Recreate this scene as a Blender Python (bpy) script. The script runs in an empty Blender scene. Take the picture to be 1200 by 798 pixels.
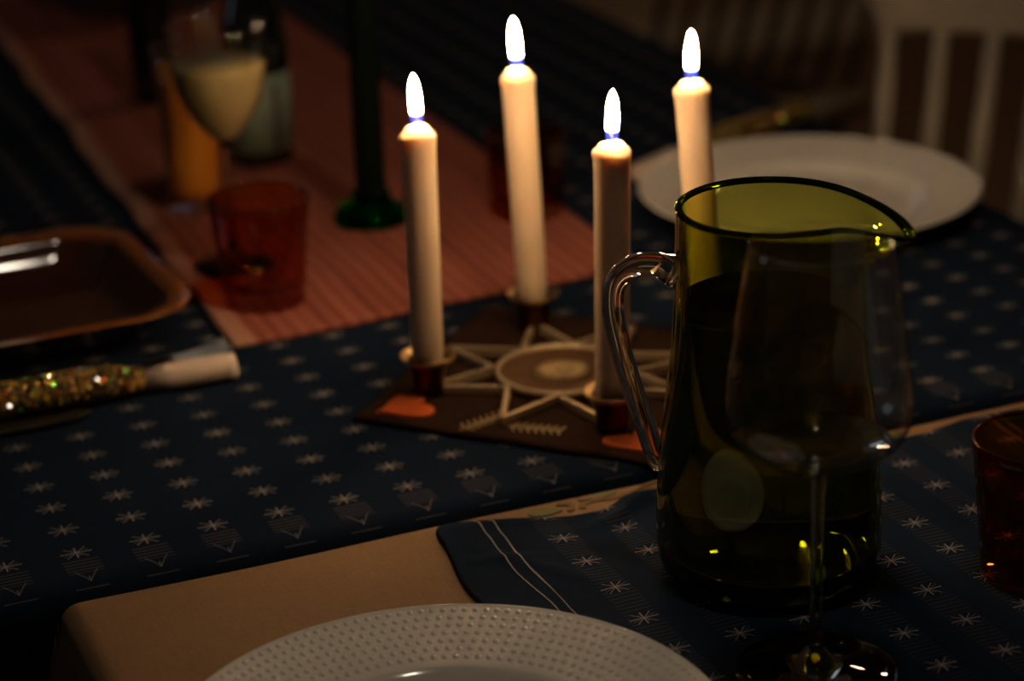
import bpy, bmesh, math, random
from mathutils import Vector, Matrix

SC = bpy.context.scene
COL = SC.collection
TZ = 0.75                                   # height of the table tops
PI = math.pi

# ------------------------------------------------------------------ camera
cam_data = bpy.data.cameras.new('camera')
cam = bpy.data.objects.new('camera', cam_data)
COL.objects.link(cam)
F_ = Vector((0.34419, 0.86763, -0.35885)).normalized()
R_ = Vector((0.92416, -0.38040, -0.03318)).normalized()
U_ = R_.cross(F_).normalized()
R_ = F_.cross(U_)
CP = Vector((-0.2254, -1.2540, TZ + 0.60))
cam.matrix_world = Matrix(((R_.x, U_.x, -F_.x, CP.x), (R_.y, U_.y, -F_.y, CP.y),
                           (R_.z, U_.z, -F_.z, CP.z), (0, 0, 0, 1)))
cam_data.sensor_fit = 'HORIZONTAL'
cam_data.sensor_width = 23.26
cam_data.lens = 55.0
cam_data.clip_start = 0.05
cam_data.dof.use_dof = True
cam_data.dof.focus_distance = 1.31
cam_data.dof.aperture_fstop = 2.7
SC.camera = cam

# ------------------------------------------------------------------ world, exposure
world = bpy.data.worlds.new('world')
SC.world = world
world.use_nodes = True
world.node_tree.nodes['Background'].inputs[0].default_value = (0.012, 0.020, 0.045, 1)
world.node_tree.nodes['Background'].inputs[1].default_value = 1.0
SC.view_settings.view_transform = 'Standard'
SC.view_settings.look = 'None'
SC.view_settings.exposure = 0.50
SC.view_settings.gamma = 1.0
SC.view_settings.use_curve_mapping = False
SC.cycles.use_denoising = True
SC.cycles.caustics_reflective = False
SC.cycles.caustics_refractive = False
SC.cycles.sample_clamp_indirect = 4.0
SC.cycles.max_bounces = 14
SC.cycles.transparent_max_bounces = 24
SC.cycles.transmission_bounces = 12
FLAME = 255.0

def area(name, loc, target, size, power, color):
    d = bpy.data.lights.new(name, 'AREA')
    d.shape = 'RECTANGLE'; d.size, d.size_y = size
    d.energy = power; d.color = color
    o = bpy.data.objects.new(name, d); COL.objects.link(o)
    o.location = loc
    o.rotation_euler = (Vector(target) - Vector(loc)).to_track_quat('-Z', 'Y').to_euler()
    return o
# dusk light of the window in the left wall and of the one in the back wall
area('window_light', (-2.38, 1.9, 1.55), (0.2, 0.3, 0.7), (0.9, 1.1), 1.0, (0.72, 0.84, 1.0))
area('window_light', (1.2, 3.28, 1.75), (0.5, 0.3, 0.7), (0.5, 0.6), 0.15, (0.66, 0.80, 1.0))
# a small ceiling lamp above the near end of the table, turned down low
area('ceiling_lamp_light', (0.35, -0.35, 2.3), (0.35, -0.1, 0.7), (0.11, 0.11), 1.45, (1.0, 0.84, 0.66))

# weak warm fill added out of view on the right, brightening the background
area('far_fill_light', (2.3, 1.6, 2.2), (1.4, 2.2, 0.4), (0.16, 0.16), 3.8, (1.0, 0.66, 0.38))

# ------------------------------------------------------------------ node helpers
class N:
    """a node socket with arithmetic"""
    def __init__(s, nt, so): s.nt, s.so = nt, so
    def _m(s, op, *o):
        n = s.nt.nodes.new('ShaderNodeMath'); n.operation = op
        s.nt.links.new(s.so, n.inputs[0])
        for k, q in enumerate(o):
            if isinstance(q, N): s.nt.links.new(q.so, n.inputs[k + 1])
            else: n.inputs[k + 1].default_value = q
        return N(s.nt, n.outputs[0])
    def __add__(s, o): return s._m('ADD', o)
    __radd__ = __add__
    def __sub__(s, o): return s._m('SUBTRACT', o)
    def __mul__(s, o): return s._m('MULTIPLY', o)
    __rmul__ = __mul__
    def __truediv__(s, o): return s._m('DIVIDE', o)
    def __pow__(s, o): return s._m('POWER', o)
    def abs(s): return s._m('ABSOLUTE')
    def floor(s): return s._m('FLOOR')
    def sin(s): return s._m('SINE')
    def sqrt(s): return s._m('SQRT')
    def lt(s, o): return s._m('LESS_THAN', o)
    def gt(s, o): return s._m('GREATER_THAN', o)
    def max(s, o): return s._m('MAXIMUM', o)
    def min(s, o): return s._m('MINIMUM', o)
    def line(s, w):                                   # soft line where |s| < w
        return (s.abs() / w)._m('MULTIPLY', -1.0)._m('ADD', 1.35).max(0.0).min(1.0)

def mat(name):
    m = bpy.data.materials.new(name); m.use_nodes = True
    nt = m.node_tree
    return m, nt, nt.nodes.get('Principled BSDF'), nt.nodes.get('Material Output')

def noise(nt, vec, scale, detail=3.0, rough=0.55):
    n = nt.nodes.new('ShaderNodeTexNoise')
    n.inputs['Scale'].default_value = scale; n.inputs['Detail'].default_value = detail
    n.inputs['Roughness'].default_value = rough
    if vec is not None: nt.links.new(vec, n.inputs['Vector'])
    return n.outputs['Fac']

def mixc(nt, fac, a, b):
    n = nt.nodes.new('ShaderNodeMix'); n.data_type = 'RGBA'
    if isinstance(fac, N): nt.links.new(fac.so, n.inputs[0])
    elif isinstance(fac, (int, float)): n.inputs[0].default_value = fac
    else: nt.links.new(fac, n.inputs[0])
    for k, q in ((6, a), (7, b)):
        if isinstance(q, tuple): n.inputs[k].default_value = (*q, 1)
        else: nt.links.new(q, n.inputs[k])
    return n.outputs[2]

def coords(nt, kind):
    n = nt.nodes.new('ShaderNodeTexCoord'); return n.outputs[kind]

def bump(nt, height, strength, dist, bsdf):
    b = nt.nodes.new('ShaderNodeBump'); b.inputs['Strength'].default_value = strength
    b.inputs['Distance'].default_value = dist
    nt.links.new(height.so if isinstance(height, N) else height, b.inputs['Height'])
    nt.links.new(b.outputs[0], bsdf.inputs['Normal'])

def sepxy(nt, vec):
    n = nt.nodes.new('ShaderNodeSeparateXYZ'); nt.links.new(vec, n.inputs[0])
    return N(nt, n.outputs[0]), N(nt, n.outputs[1]), N(nt, n.outputs[2])

def simple(name, col, rough=0.5, metal=0.0, var=0.15, scale=30.0, coat=0.0, spec=0.5, sheen=0.0, bmp=0.0):
    m, nt, b, out = mat(name)
    oc = coords(nt, 'Object')
    dark = tuple(c * (1 - var) for c in col); lite = tuple(min(1, c * (1 + var)) for c in col)
    nt.links.new(mixc(nt, noise(nt, oc, scale), dark, lite), b.inputs['Base Color'])
    b.inputs['Roughness'].default_value = rough; b.inputs['Metallic'].default_value = metal
    b.inputs['Coat Weight'].default_value = coat; b.inputs['Specular IOR Level'].default_value = spec
    b.inputs['Sheen Weight'].default_value = sheen
    if bmp: bump(nt, noise(nt, oc, scale * 8), bmp, 0.001, b)
    return m

def thin_glass(name, tint, f0=0.04, rough=0.0):
    """thin wall of glass: tinted see-through plus a Schlick reflection"""
    m, nt, b, out = mat(name); nt.nodes.remove(b)
    lw = nt.nodes.new('ShaderNodeLayerWeight'); lw.inputs[0].default_value = 0.5
    fc = N(nt, lw.outputs['Facing'])
    tr = nt.nodes.new('ShaderNodeBsdfTransparent')
    deep = tuple(c ** 5 for c in tint)
    nt.links.new(mixc(nt, (fc ** 3.0), tint, deep), tr.inputs[0])
    gl = nt.nodes.new('ShaderNodeBsdfAnisotropic'); gl.inputs['Roughness'].default_value = rough
    gl.inputs[0].default_value = (1, 1, 1, 1)
    mx = nt.nodes.new('ShaderNodeMixShader')
    nt.links.new(((fc ** 5.0) * (0.75 - f0) + f0).so, mx.inputs[0])
    nt.links.new(tr.outputs[0], mx.inputs[1]); nt.links.new(gl.outputs[0], mx.inputs[2])
    nt.links.new(mx.outputs[0], out.inputs[0])
    return m

def solid_glass(name, col, ior=1.5, rough=0.0):
    m, nt, b, out = mat(name); nt.nodes.remove(b)
    g = nt.nodes.new('ShaderNodeBsdfGlass'); g.inputs[0].default_value = (*col, 1)
    g.inputs['IOR'].default_value = ior; g.inputs['Roughness'].default_value = rough
    nt.links.new(g.outputs[0], out.inputs[0])
    return m

def star_cloth(name, origin, pitch, base, thread, hem_v=None, lines=0.0, first_col=None, borders=(), size=8.6, wt=0.34):
    """dark blue cloth woven with rows of eight-armed stars; UV is in metres"""
    m, nt, b, out = mat(name)
    uvn = nt.nodes.new('ShaderNodeUVMap'); uvn.uv_map = 'uv'
    U, V, _ = sepxy(nt, uvn.outputs[0])
    cu = (U - origin[0]) / pitch[0]; cv = (V - origin[1]) / pitch[1]
    iu = (cu + 0.5).floor(); iv = (cv + 0.5).floor()
    x = (cu - iu) * (pitch[0] * 1000); y = (cv - iv) * (pitch[1] * 1000)      # millimetres from the star's centre
    rr = (x * x + y * y).sqrt()
    dots = ((rr * 4.6).sin() * 0.5 + 0.62).min(1.0)
    star = ((y / wt).line(1.0)) * rr.lt(size)
    star = star.max(x.line(wt) * rr.lt(size * 0.72))
    c = 0.7071
    star = star.max((x * c + y * c).line(wt) * rr.lt(size * 0.95) * dots)
    star = star.max((x * c - y * c).line(wt) * rr.lt(size * 0.95) * dots)
    star = star.max((x * 0.924 + y * 0.383).line(wt * .8) * rr.lt(size * 0.55) * dots * 0.5)
    star = star.max((x * 0.383 - y * 0.924).line(wt * .8) * rr.lt(size * 0.9) * dots * 0.5)
    if hem_v is not None:
        star = star * cv.gt(hem_v - 0.5)
    if first_col is not None:
        star = star * cu.gt(first_col - 0.5)
    pat = star * 0.85
    if lines:
        ln = (((V * 1000.0) * (2 * PI / 3.9)).sin()).max(0.0) * x.abs().lt(9.0) * rr.gt(size * 0.9) * lines
        if first_col is not None: ln = ln * cu.gt(first_col - 0.5)
        pat = pat.max(ln)
    if hem_v is not None:
        # band under the last row: fine lines, a half star, a dash
        ln = (((V * 1000.0) * (2 * PI / 4.0)).sin()).max(0.0) * x.abs().lt(10.5) * cv.lt(-0.28) * cv.gt(-0.82) * 0.12
        pat = pat.max(ln)
        hy = (cv + 1.12) * (pitch[1] * 1000)
        vv = (x.abs() - hy * 0.52).line(0.55) * hy.gt(0.0) * hy.lt(12.5) * ((hy * 4.6).sin() * 0.5 + 0.6).min(1.0)
        vv = vv.max(x.line(0.4) * hy.gt(0.0) * hy.lt(5.0)) * 0.38
        dash = ((cv + 1.26) * (pitch[1] * 1000)).line(0.5) * x.abs().lt(9.5) * 0.16
        pat = pat.max(vv).max(dash)
    for (bu, wob) in borders:
        nz = N(nt, noise(nt, uvn.outputs[0], 45.0)) - 0.5
        pat = pat.max(((U - bu) * 1000.0 + nz * wob).line(0.42) * 0.8)
    nz = N(nt, noise(nt, uvn.outputs[0], 900.0, 2.0))
    big = N(nt, noise(nt, uvn.outputs[0], 14.0, 3.0))
    pat = pat * (nz * 1.1 + 0.30).min(1.0)
    dk = tuple(k * 0.72 for k in base); lt = tuple(k * 1.28 for k in base)
    bc = mixc(nt, (nz * 0.6 + big * 0.5).min(1.0), dk, lt)
    nt.links.new(mixc(nt, pat, bc, thread), b.inputs['Base Color'])
    b.inputs['Roughness'].default_value = 0.95; b.inputs['Specular IOR Level'].default_value = 0.03
    bump(nt, nz * 0.5 + pat * 0.5, 0.35, 0.0008, b)
    return m

# ------------------------------------------------------------------ mesh helpers
def mesh_obj(name, verts, faces, m, parent=None, smooth=True, uvs=None, mats=None, fmat=None):
    me = bpy.data.meshes.new(name)
    me.from_pydata([tuple(v) for v in verts], [], faces)
    me.validate(); me.update()
    if smooth:
        for p in me.polygons: p.use_smooth = True
    for k in (mats or [m]): me.materials.append(k)
    if fmat:
        for p, k in zip(me.polygons, fmat): p.material_index = k
    if uvs is not None:
        l = me.uv_layers.new(name='uv')
        for p in me.polygons:
            for li in p.loop_indices: l.data[li].uv = uvs[me.loops[li].vertex_index]
    o = bpy.data.objects.new(name, me); COL.objects.link(o)
    if parent: o.parent = parent
    return o

def face_out(o):
    b = bmesh.new(); b.from_mesh(o.data)
    bmesh.ops.recalc_face_normals(b, faces=b.faces[:]); b.to_mesh(o.data); b.free()

class MB:
    def __init__(s): s.v, s.f, s.m, s.k = [], [], [], 0
    def add(s, vs, fs):
        n = len(s.v); s.v += [Vector(v) for v in vs]; s.f += [tuple(i + n for i in f) for f in fs]
        s.m += [s.k] * len(fs); return s
    def box(s, c, d, rz=0.0):
        x, y, z = (q / 2 for q in d); cs, sn = math.cos(rz), math.sin(rz)
        vs = []
        for a in (-1, 1):
            for b in (-1, 1):
                for e in (-1, 1):
                    X, Y = a * x, b * y
                    vs.append((c[0] + X * cs - Y * sn, c[1] + X * sn + Y * cs, c[2] + e * z))
        return s.add(vs, [(0, 1, 3, 2), (4, 6, 7, 5), (0, 4, 5, 1), (2, 3, 7, 6), (0, 2, 6, 4), (1, 5, 7, 3)])
    def lathe(s, prof, n=48, c=(0, 0, 0), cap0=False, cap1=False, loop=False, warp=None):
        vs, fs = [], []
        for (r, z) in prof:
            for k in range(n):
                a = 2 * PI * k / n
                rr, zz = (r, z) if warp is None else warp(r, z, a)
                vs.append((c[0] + rr * math.cos(a), c[1] + rr * math.sin(a), c[2] + zz))
        L = len(prof)
        for i in range(L if loop else L - 1):
            j = (i + 1) % L
            for k in range(n):
                q = (k + 1) % n
                fs.append((i * n + k, i * n + q, j * n + q, j * n + k))
        if cap0: fs.append(tuple(range(n - 1, -1, -1)))
        if cap1: fs.append(tuple((L - 1) * n + k for k in range(n)))
        return s.add(vs, fs)
    def tube(s, pts, rad, n=12, flat=1.0, up=None):
        pts = [Vector(p) for p in pts]
        rad = rad if isinstance(rad, (list, tuple)) else [rad] * len(pts)
        t0 = (pts[1] - pts[0]).normalized()
        a = Vector(up) if up else (Vector((0, 0, 1)) if abs(t0.z) < .9 else Vector((1, 0, 0)))
        nrm = (a - t0 * a.dot(t0)).normalized()
        vs, fs = [], []
        for i, p in enumerate(pts):
            t = (pts[min(i + 1, len(pts) - 1)] - pts[max(i - 1, 0)]).normalized()
            nrm = (nrm - t * nrm.dot(t)).normalized(); b = t.cross(nrm)
            for k in range(n):
                w = 2 * PI * k / n
                vs.append(p + nrm * (math.cos(w) * rad[i] * flat) + b * (math.sin(w) * rad[i]))
        for i in range(len(pts) - 1):
            for k in range(n):
                q = (k + 1) % n
                fs.append((i * n + k, i * n + q, (i + 1) * n + q, (i + 1) * n + k))
        fs.append(tuple(range(n - 1, -1, -1))); fs.append(tuple((len(pts) - 1) * n + k for k in range(n)))
        return s.add(vs, fs)
    def build(s, name, m, parent=None, smooth=True, mats=None):
        o = mesh_obj(name, s.v, s.f, m, parent, smooth, mats=mats, fmat=s.m if mats else None)
        face_out(o); return o

def curve(pts, n=40):
    """Catmull-Rom through the points"""
    P = [Vector(p) for p in pts]; P = [P[0] * 2 - P[1]] + P + [P[-1] * 2 - P[-2]]
    out = []
    segs = len(P) - 3
    for i in range(n):
        t = i / (n - 1) * segs; k = min(int(t), segs - 1); t -= k
        a, b, c, d = P[k:k + 4]
        out.append(0.5 * ((2 * b) + (c - a) * t + (2 * a - 5 * b + 4 * c - d) * t * t + (3 * b - a - 3 * c + d) * t ** 3))
    return out

def prof(pts, n=24):
    return [(max(p.x, 0.0002), p.y) for p in curve([(a, b, 0) for a, b in pts], n)]

def thing(name, label, cat, loc=(0, 0, 0), group=None, rz=0.0):
    o = bpy.data.objects.new(name, None); COL.objects.link(o)
    o.empty_display_size = 0.03
    o.location = (loc[0], loc[1], loc[2]); o.rotation_euler = (0, 0, rz)
    return tag(o, label, cat, group)

def tag(o, label, cat, group=None):
    o['label'] = label; o['category'] = cat
    if group: o['group'] = group
    return o

def structure(o, label=None):
    o['kind'] = 'structure'
    if label: o['label'] = label
    return o

def copy_tree(o, loc, rz=0.0, label=None):
    r = o.copy(); COL.objects.link(r); r.location = loc; r.rotation_euler = (0, 0, rz)
    if label: r['label'] = label
    for ch in [c for c in bpy.data.objects if c.parent == o]:
        c = ch.copy(); COL.objects.link(c); c.parent = r
        for g in [q for q in bpy.data.objects if q.parent == ch]:
            d = g.copy(); COL.objects.link(d); d.parent = c
    return r

# ------------------------------------------------------------------ materials
M = {}
A_, B_ = 0.04039, 0.03303                       # pitch of the woven stars across and along the cloth
M['blue_cloth'] = star_cloth('blue_star_cloth', (0, 0), (A_, B_), (0.0080, 0.0138, 0.0260), (0.52, 0.44, 0.37), hem_v=0.0, wt=0.37, size=9.2)
M['napkin'] = star_cloth('blue_star_napkin', (6.37 * A_ - .0012, -3.03 * B_ - .0027), (0.93 * A_, 1.14 * B_), (0.0100, 0.0172, 0.0320),
                         (0.60, 0.50, 0.43), lines=0.055, first_col=0.0, borders=((0.2172, 1.6), (0.2252, 1.6), (0.5614, 1.6), (0.5695, 1.6)))

def beige_mat():
    m, nt, b, out = mat('beige_linen')
    uvn = nt.nodes.new('ShaderNodeUVMap'); uvn.uv_map = 'uv'
    U, V, _ = sepxy(nt, uvn.outputs[0])
    st = nt.nodes.new('ShaderNodeMapping'); st.inputs['Scale'].default_value = (60, 900, 1)
    nt.links.new(uvn.outputs[0], st.inputs[0])
    st2 = nt.nodes.new('ShaderNodeMapping'); st2.inputs['Scale'].default_value = (900, 60, 1)
    nt.links.new(uvn.outputs[0], st2.inputs[0])
    w = N(nt, noise(nt, st.outputs[0], 1.0, 2.0)) * 0.5 + N(nt, noise(nt, st2.outputs[0], 1.0, 2.0)) * 0.5
    big = N(nt, noise(nt, uvn.outputs[0], 9.0, 3.0))
    f = (w * 1.1 + big * 0.5 - 0.3).max(0.0).min(1.0)
    nt.links.new(mixc(nt, f, (0.185, 0.098, 0.042), (0.335, 0.195, 0.094)), b.inputs['Base Color'])
    b.inputs['Roughness'].default_value = 0.85; b.inputs['Specular IOR Level'].default_value = 0.2
    bump(nt, w, 0.4, 0.0006, b)
    return m
M['beige'] = beige_mat()

def runner_mat():
    m, nt, b, out = mat('red_striped_runner')
    uvn = nt.nodes.new('ShaderNodeUVMap'); uvn.uv_map = 'uv'
    U, V, _ = sepxy(nt, uvn.outputs[0])
    st = nt.nodes.new('ShaderNodeMapping'); st.inputs['Scale'].default_value = (95, 3.0, 1)
    nt.links.new(uvn.outputs[0], st.inputs[0])
    a = N(nt, noise(nt, st.outputs[0], 1.0, 2.5))
    s = ((U * (2 * PI / 0.0125)).sin() * 0.5 + 0.5) * 0.75 + ((U * (2 * PI / 0.043)).sin() * 0.5 + 0.5) * 0.25
    w = N(nt, noise(nt, uvn.outputs[0], 600.0, 2.0))
    weft = (V * (2 * PI / 0.0045)).sin() * 0.5 + 0.5
    f = (s * 0.55 + a * 0.75 - 0.18).max(0.0).min(1.0)
    c1 = mixc(nt, f, (0.15, 0.028, 0.019), (0.43, 0.145, 0.090))
    edge = U.lt(0.016) * 0.75
    c2 = mixc(nt, edge, c1, (0.46, 0.24, 0.16))
    nt.links.new(mixc(nt, (w - 0.5).abs() * 0.5, c2, (0.10, 0.03, 0.02)), b.inputs['Base Color'])
    b.inputs['Roughness'].default_value = 0.95; b.inputs['Specular IOR Level'].default_value = 0.1
    bump(nt, weft * 0.6 + w * 0.5 + s * 0.5, 0.6, 0.0012, b)
    return m
M['runner'] = runner_mat()

def wood_mat(name, a, c, scale=(14, 1.2, 14), rough=0.45):
    m, nt, b, out = mat(name)
    oc = coords(nt, 'Object')
    mp = nt.nodes.new('ShaderNodeMapping'); mp.inputs['Scale'].default_value = scale
    nt.links.new(oc, mp.inputs[0])
    nt.links.new(mixc(nt, noise(nt, mp.outputs[0], 3.0, 5.0, 0.6), a, c), b.inputs['Base Color'])
    b.inputs['Roughness'].default_value = rough
    return m
M['table_wood'] = wood_mat('table_wood', (0.10, 0.05, 0.025), (0.20, 0.10, 0.05))
M['floor_wood'] = wood_mat('floor_wood', (0.07, 0.038, 0.020), (0.15, 0.085, 0.045))
M['dark_wood'] = wood_mat('dark_wood', (0.045, 0.026, 0.016), (0.10, 0.06, 0.036))
M['chair_paint'] = simple('cream_chair_paint', (0.88, 0.75, 0.56), 0.4, var=0.08, scale=12)
M['wall'] = simple('wall_paint', (0.30, 0.22, 0.15), 0.9, var=0.06, scale=3)
M['trim'] = simple('trim_paint', (0.45, 0.40, 0.33), 0.6, var=0.05, scale=3)
M['ceiling'] = simple('ceiling_paint', (0.5, 0.47, 0.42), 0.95, var=0.04, scale=3)
M['china'] = simple('white_china', (0.86, 0.80, 0.70), 0.11, var=0.03, scale=9, coat=0.5)
M['brass'] = simple('aged_brass', (0.60, 0.38, 0.17), 0.38, metal=1.0, var=0.3, scale=160)
M['brass_light'] = simple('pale_brass', (0.70, 0.52, 0.30), 0.45, metal=0.7, var=0.25, scale=160)
M['copper'] = simple('copper_brass', (0.085, 0.030, 0.012), 0.36, metal=1.0, var=0.4, scale=100)
M['felt'] = simple('brown_felt', (0.034, 0.016, 0.008), 0.95, var=0.25, scale=200, spec=0.03, bmp=0.5)
M['orange_felt'] = simple('orange_felt', (0.80, 0.13, 0.018), 0.9, var=0.15, scale=250, sheen=0.1, spec=0.1, bmp=0.5)
M['gold_thread'] = simple('gold_thread', (0.50, 0.34, 0.14), 0.5, metal=0.4, var=0.4, scale=900)
M['leaf_thread'] = simple('olive_thread', (0.15, 0.135, 0.035), 0.8, var=0.35, scale=900)
M['vine_thread'] = simple('brown_thread', (0.17, 0.085, 0.022), 0.8, var=0.3, scale=900)
M['steel'] = simple('cutlery_steel', (0.34, 0.34, 0.34), 0.28, metal=1.0, var=0.1, scale=40)
M['wick'] = simple('burnt_wick', (0.015, 0.010, 0.008), 0.9, var=0.3, scale=500)
M['black_glass'] = simple('near_black_glass', (0.006, 0.008, 0.006), 0.06, var=0.2, scale=10, coat=0.3)
M['green_wax'] = simple('dark_green_wax', (0.0015, 0.004, 0.002), 0.8, var=0.2, scale=30, spec=0.05)
M['label_paper'] = simple('pale_green_label', (0.20, 0.27, 0.20), 0.6, var=0.12, scale=30)
M['label_print'] = simple('plum_label_print', (0.07, 0.02, 0.04), 0.6, var=0.12, scale=30)
M['basket'] = simple('basket_cane', (0.060, 0.032, 0.015), 0.7, var=0.4, scale=150)
M['paper_white'] = simple('white_crepe_paper', (0.60, 0.46, 0.35), 0.55, var=0.06, scale=60, bmp=0.3)
M['foil_gold'] = simple('gold_foil', (0.50, 0.28, 0.05), 0.42, metal=0.7, var=0.4, scale=200)
M['foil_green'] = simple('green_foil', (0.10, 0.35, 0.05), 0.2, metal=1.0, var=0.4, scale=200)
M['foil_red'] = simple('red_foil', (0.55, 0.06, 0.02), 0.2, metal=1.0, var=0.4, scale=200)
M['foil_silver'] = simple('silver_foil', (0.60, 0.62, 0.62), 0.2, metal=1.0, var=0.3, scale=200)
M['barrel'] = simple('brown_barrel_paper', (0.10, 0.055, 0.02), 0.8, var=0.3, scale=300)
M['juice'] = simple('orange_juice', (0.60, 0.22, 0.015), 0.25, var=0.1, scale=20)
M['cloudy'] = simple('cloudy_yellow_drink', (0.40, 0.31, 0.14), 0.2, var=0.05, scale=20)
for k in ('juice', 'cloudy'):
    pb = M[k].node_tree.nodes['Principled BSDF']
    pb.inputs['Subsurface Weight'].default_value = 0.5
    pb.inputs['Subsurface Radius'].default_value = (0.02, 0.012, 0.005)
    pb.inputs['Subsurface Scale'].default_value = 1.0
M['clear'] = thin_glass('clear_thin_glass', (0.97, 0.97, 0.965))
M['clear_solid'] = solid_glass('clear_solid_glass', (0.96, 0.95, 0.93), 1.5)
M['green'] = thin_glass('olive_green_glass', (0.79, 0.82, 0.38), 0.05)
M['green_solid'] = solid_glass('olive_green_glass_base', (0.22, 0.30, 0.03), 1.5)
M['water'] = solid_glass('water', (0.50, 0.53, 0.23), 1.333)
M['water_clear'] = solid_glass('clear_water', (0.98, 0.98, 0.97), 1.333)
M['amber'] = thin_glass('amber_glass', (0.86, 0.54, 0.22), 0.05)
M['green_stick'] = solid_glass('bottle_green_glass', (0.02, 0.48, 0.09), 1.5, 0.02)
M['pane'] = thin_glass('window_pane', (0.98, 0.98, 0.98))

def wax_mat():
    m, nt, b, out = mat('ivory_wax')
    b.inputs['Base Color'].default_value = (0.68, 0.51, 0.34, 1)
    b.inputs['Roughness'].default_value = 0.42
    b.inputs['Subsurface Weight'].default_value = 1.0
    b.inputs['Subsurface Radius'].default_value = (0.0125, 0.0105, 0.0065)
    b.inputs['Subsurface Scale'].default_value = 1.0
    oc = coords(nt, 'Object')
    nt.links.new(mixc(nt, noise(nt, oc, 60), (0.64, 0.47, 0.31), (0.72, 0.55, 0.37)), b.inputs['Base Color'])
    return m
M['wax'] = wax_mat()

def flame_mat():
    m, nt, b, out = mat('candle_flame'); nt.nodes.remove(b)
    X, Y, Z = sepxy(nt, coords(nt, 'Generated'))
    hot = ((Z - 0.20) * 8.0).max(0.0).min(1.0) ** 3.0
    em = nt.nodes.new('ShaderNodeEmission'); em.inputs[0].default_value = (1.0, 0.66, 0.36, 1)
    nt.links.new((hot * FLAME).so, em.inputs[1])
    bl = nt.nodes.new('ShaderNodeEmission'); bl.inputs[0].default_value = (0.04, 0.08, 0.60, 1)
    bl.inputs[1].default_value = 0.8
    tr = nt.nodes.new('ShaderNodeBsdfTransparent')
    ad = nt.nodes.new('ShaderNodeAddShader')
    nt.links.new(bl.outputs[0], ad.inputs[0]); nt.links.new(tr.outputs[0], ad.inputs[1])
    mx = nt.nodes.new('ShaderNodeMixShader')
    nt.links.new(hot.so, mx.inputs[0]); nt.links.new(ad.outputs[0], mx.inputs[1]); nt.links.new(em.outputs[0], mx.inputs[2])
    nt.links.new(mx.outputs[0], out.inputs[0])
    return m
M['flame'] = flame_mat()

def dish_mat():
    m, nt, b, out = mat('brown_glaze')
    X, Y, Z = sepxy(nt, coords(nt, 'Object'))
    thin = ((Z - 0.0255) * 200.0).max(0.0).min(1.0)          # the glaze breaks amber where it runs thin over the rim
    nz = N(nt, noise(nt, coords(nt, 'Object'), 60))
    nt.links.new(mixc(nt, thin * (nz * 0.8 + 0.4).min(1.0), (0.030, 0.010, 0.004), (0.26, 0.085, 0.018)), b.inputs['Base Color'])
    b.inputs['Roughness'].default_value = 0.07; b.inputs['Coat Weight'].default_value = 0.8
    return m
M['glaze'] = dish_mat()

# ------------------------------------------------------------------ the room
XL, XR, YB, YF = -2.5, 3.3, 3.4, -2.6
fl = structure(MB().box(((XL + XR) / 2, (YB + YF) / 2, -0.03), (XR - XL, YB - YF, 0.06)).build('floor', M['floor_wood'], smooth=False))
# floorboards with recessed joints
random.seed(4)
planks = []
for k in range(int((XR - XL) / 0.13)):
    x = XL + 0.065 + k * 0.13
    if x < -0.2: continue
    y = YF + random.uniform(0.3, 1.6)
    ends = [0.6]
    while ends[-1] < YB: ends.append(ends[-1] + random.uniform(0.9, 1.9))
    ends[-1] = YB
    for a, b in zip(ends, ends[1:]):
        mb = MB().box((0, 0, 0), (0.126, b - a - 0.004, 0.012))
        o = mb.build('floorboard', M['floor_wood'], fl, smooth=False)
        o.location = (x, (a + b) / 2, 0.005 + random.uniform(-.0006, .0006))
structure(MB().box(((XL + XR) / 2, (YB + YF) / 2, 2.43), (XR - XL, YB - YF, 0.06)).build('ceiling', M['ceiling'], smooth=False))
def wall_with_window(name, p0, p1, w0, w1, z0, z1, thick, m):
    """wall along p0-p1 with one window hole between w0 and w1 (distances) and z0..z1"""
    p0, p1 = Vector((*p0, 0)), Vector((*p1, 0)); L = (p1 - p0).length; d = (p1 - p0) / L
    rz = math.atan2(d.y, d.x); mb = MB()
    def seg(a, b, c, e):
        q = p0 + d * ((a + b) / 2); mb.box((q.x, q.y, (c + e) / 2), (b - a, thick, e - c), rz)
    if w0 is None: seg(0, L, 0, 2.4)
    else:
        seg(0, w0, 0, 2.4); seg(w1, L, 0, 2.4); seg(w0, w1, 0, z0); seg(w0, w1, z1, 2.4)
    return structure(mb.build(name, m, smooth=False)), p0, d, rz
def window(name, p0, d, rz, w0, w1, z0, z1):
    q = p0 + d * ((w0 + w1) / 2)
    f = MB(); w, h = w1 - w0, z1 - z0
    f.box((q.x, q.y, z0 + .02), (w, 0.08, 0.04), rz); f.box((q.x, q.y, z1 - .02), (w, 0.08, 0.04), rz)
    for s in (-1, 0, 1):
        e = q + d * (s * (w / 2 - .02)); f.box((e.x, e.y, (z0 + z1) / 2), (0.04, 0.07, h), rz)
    o = structure(f.build(name, M['trim'], smooth=False))
    MB().box((q.x, q.y, (z0 + z1) / 2), (w - .06, 0.004, h - .06), rz).build('pane', M['pane'], o, smooth=False)
wl, p, d, rz = wall_with_window('wall_left', (XL - .05, YF), (XL - .05, YB), 4.0, 5.0, 0.95, 2.15, 0.1, M['wall'])
window('window_1', p, d, rz, 4.0, 5.0, 0.95, 2.15)
wb, p, d, rz = wall_with_window('wall_back', (XL, YB + .05), (XR, YB + .05), 3.4, 4.0, 1.4, 2.1, 0.1, M['wall'])
window('window_2', p, d, rz, 3.4, 4.0, 1.4, 2.1)
wall_with_window('wall_right', (XR + .05, YF), (XR + .05, YB), None, None, 0, 0, 0.1, M['wall'])
wall_with_window('wall_front', (XL, YF - .05), (XR, YF - .05), None, None, 0, 0, 0.1, M['wall'])
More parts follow.
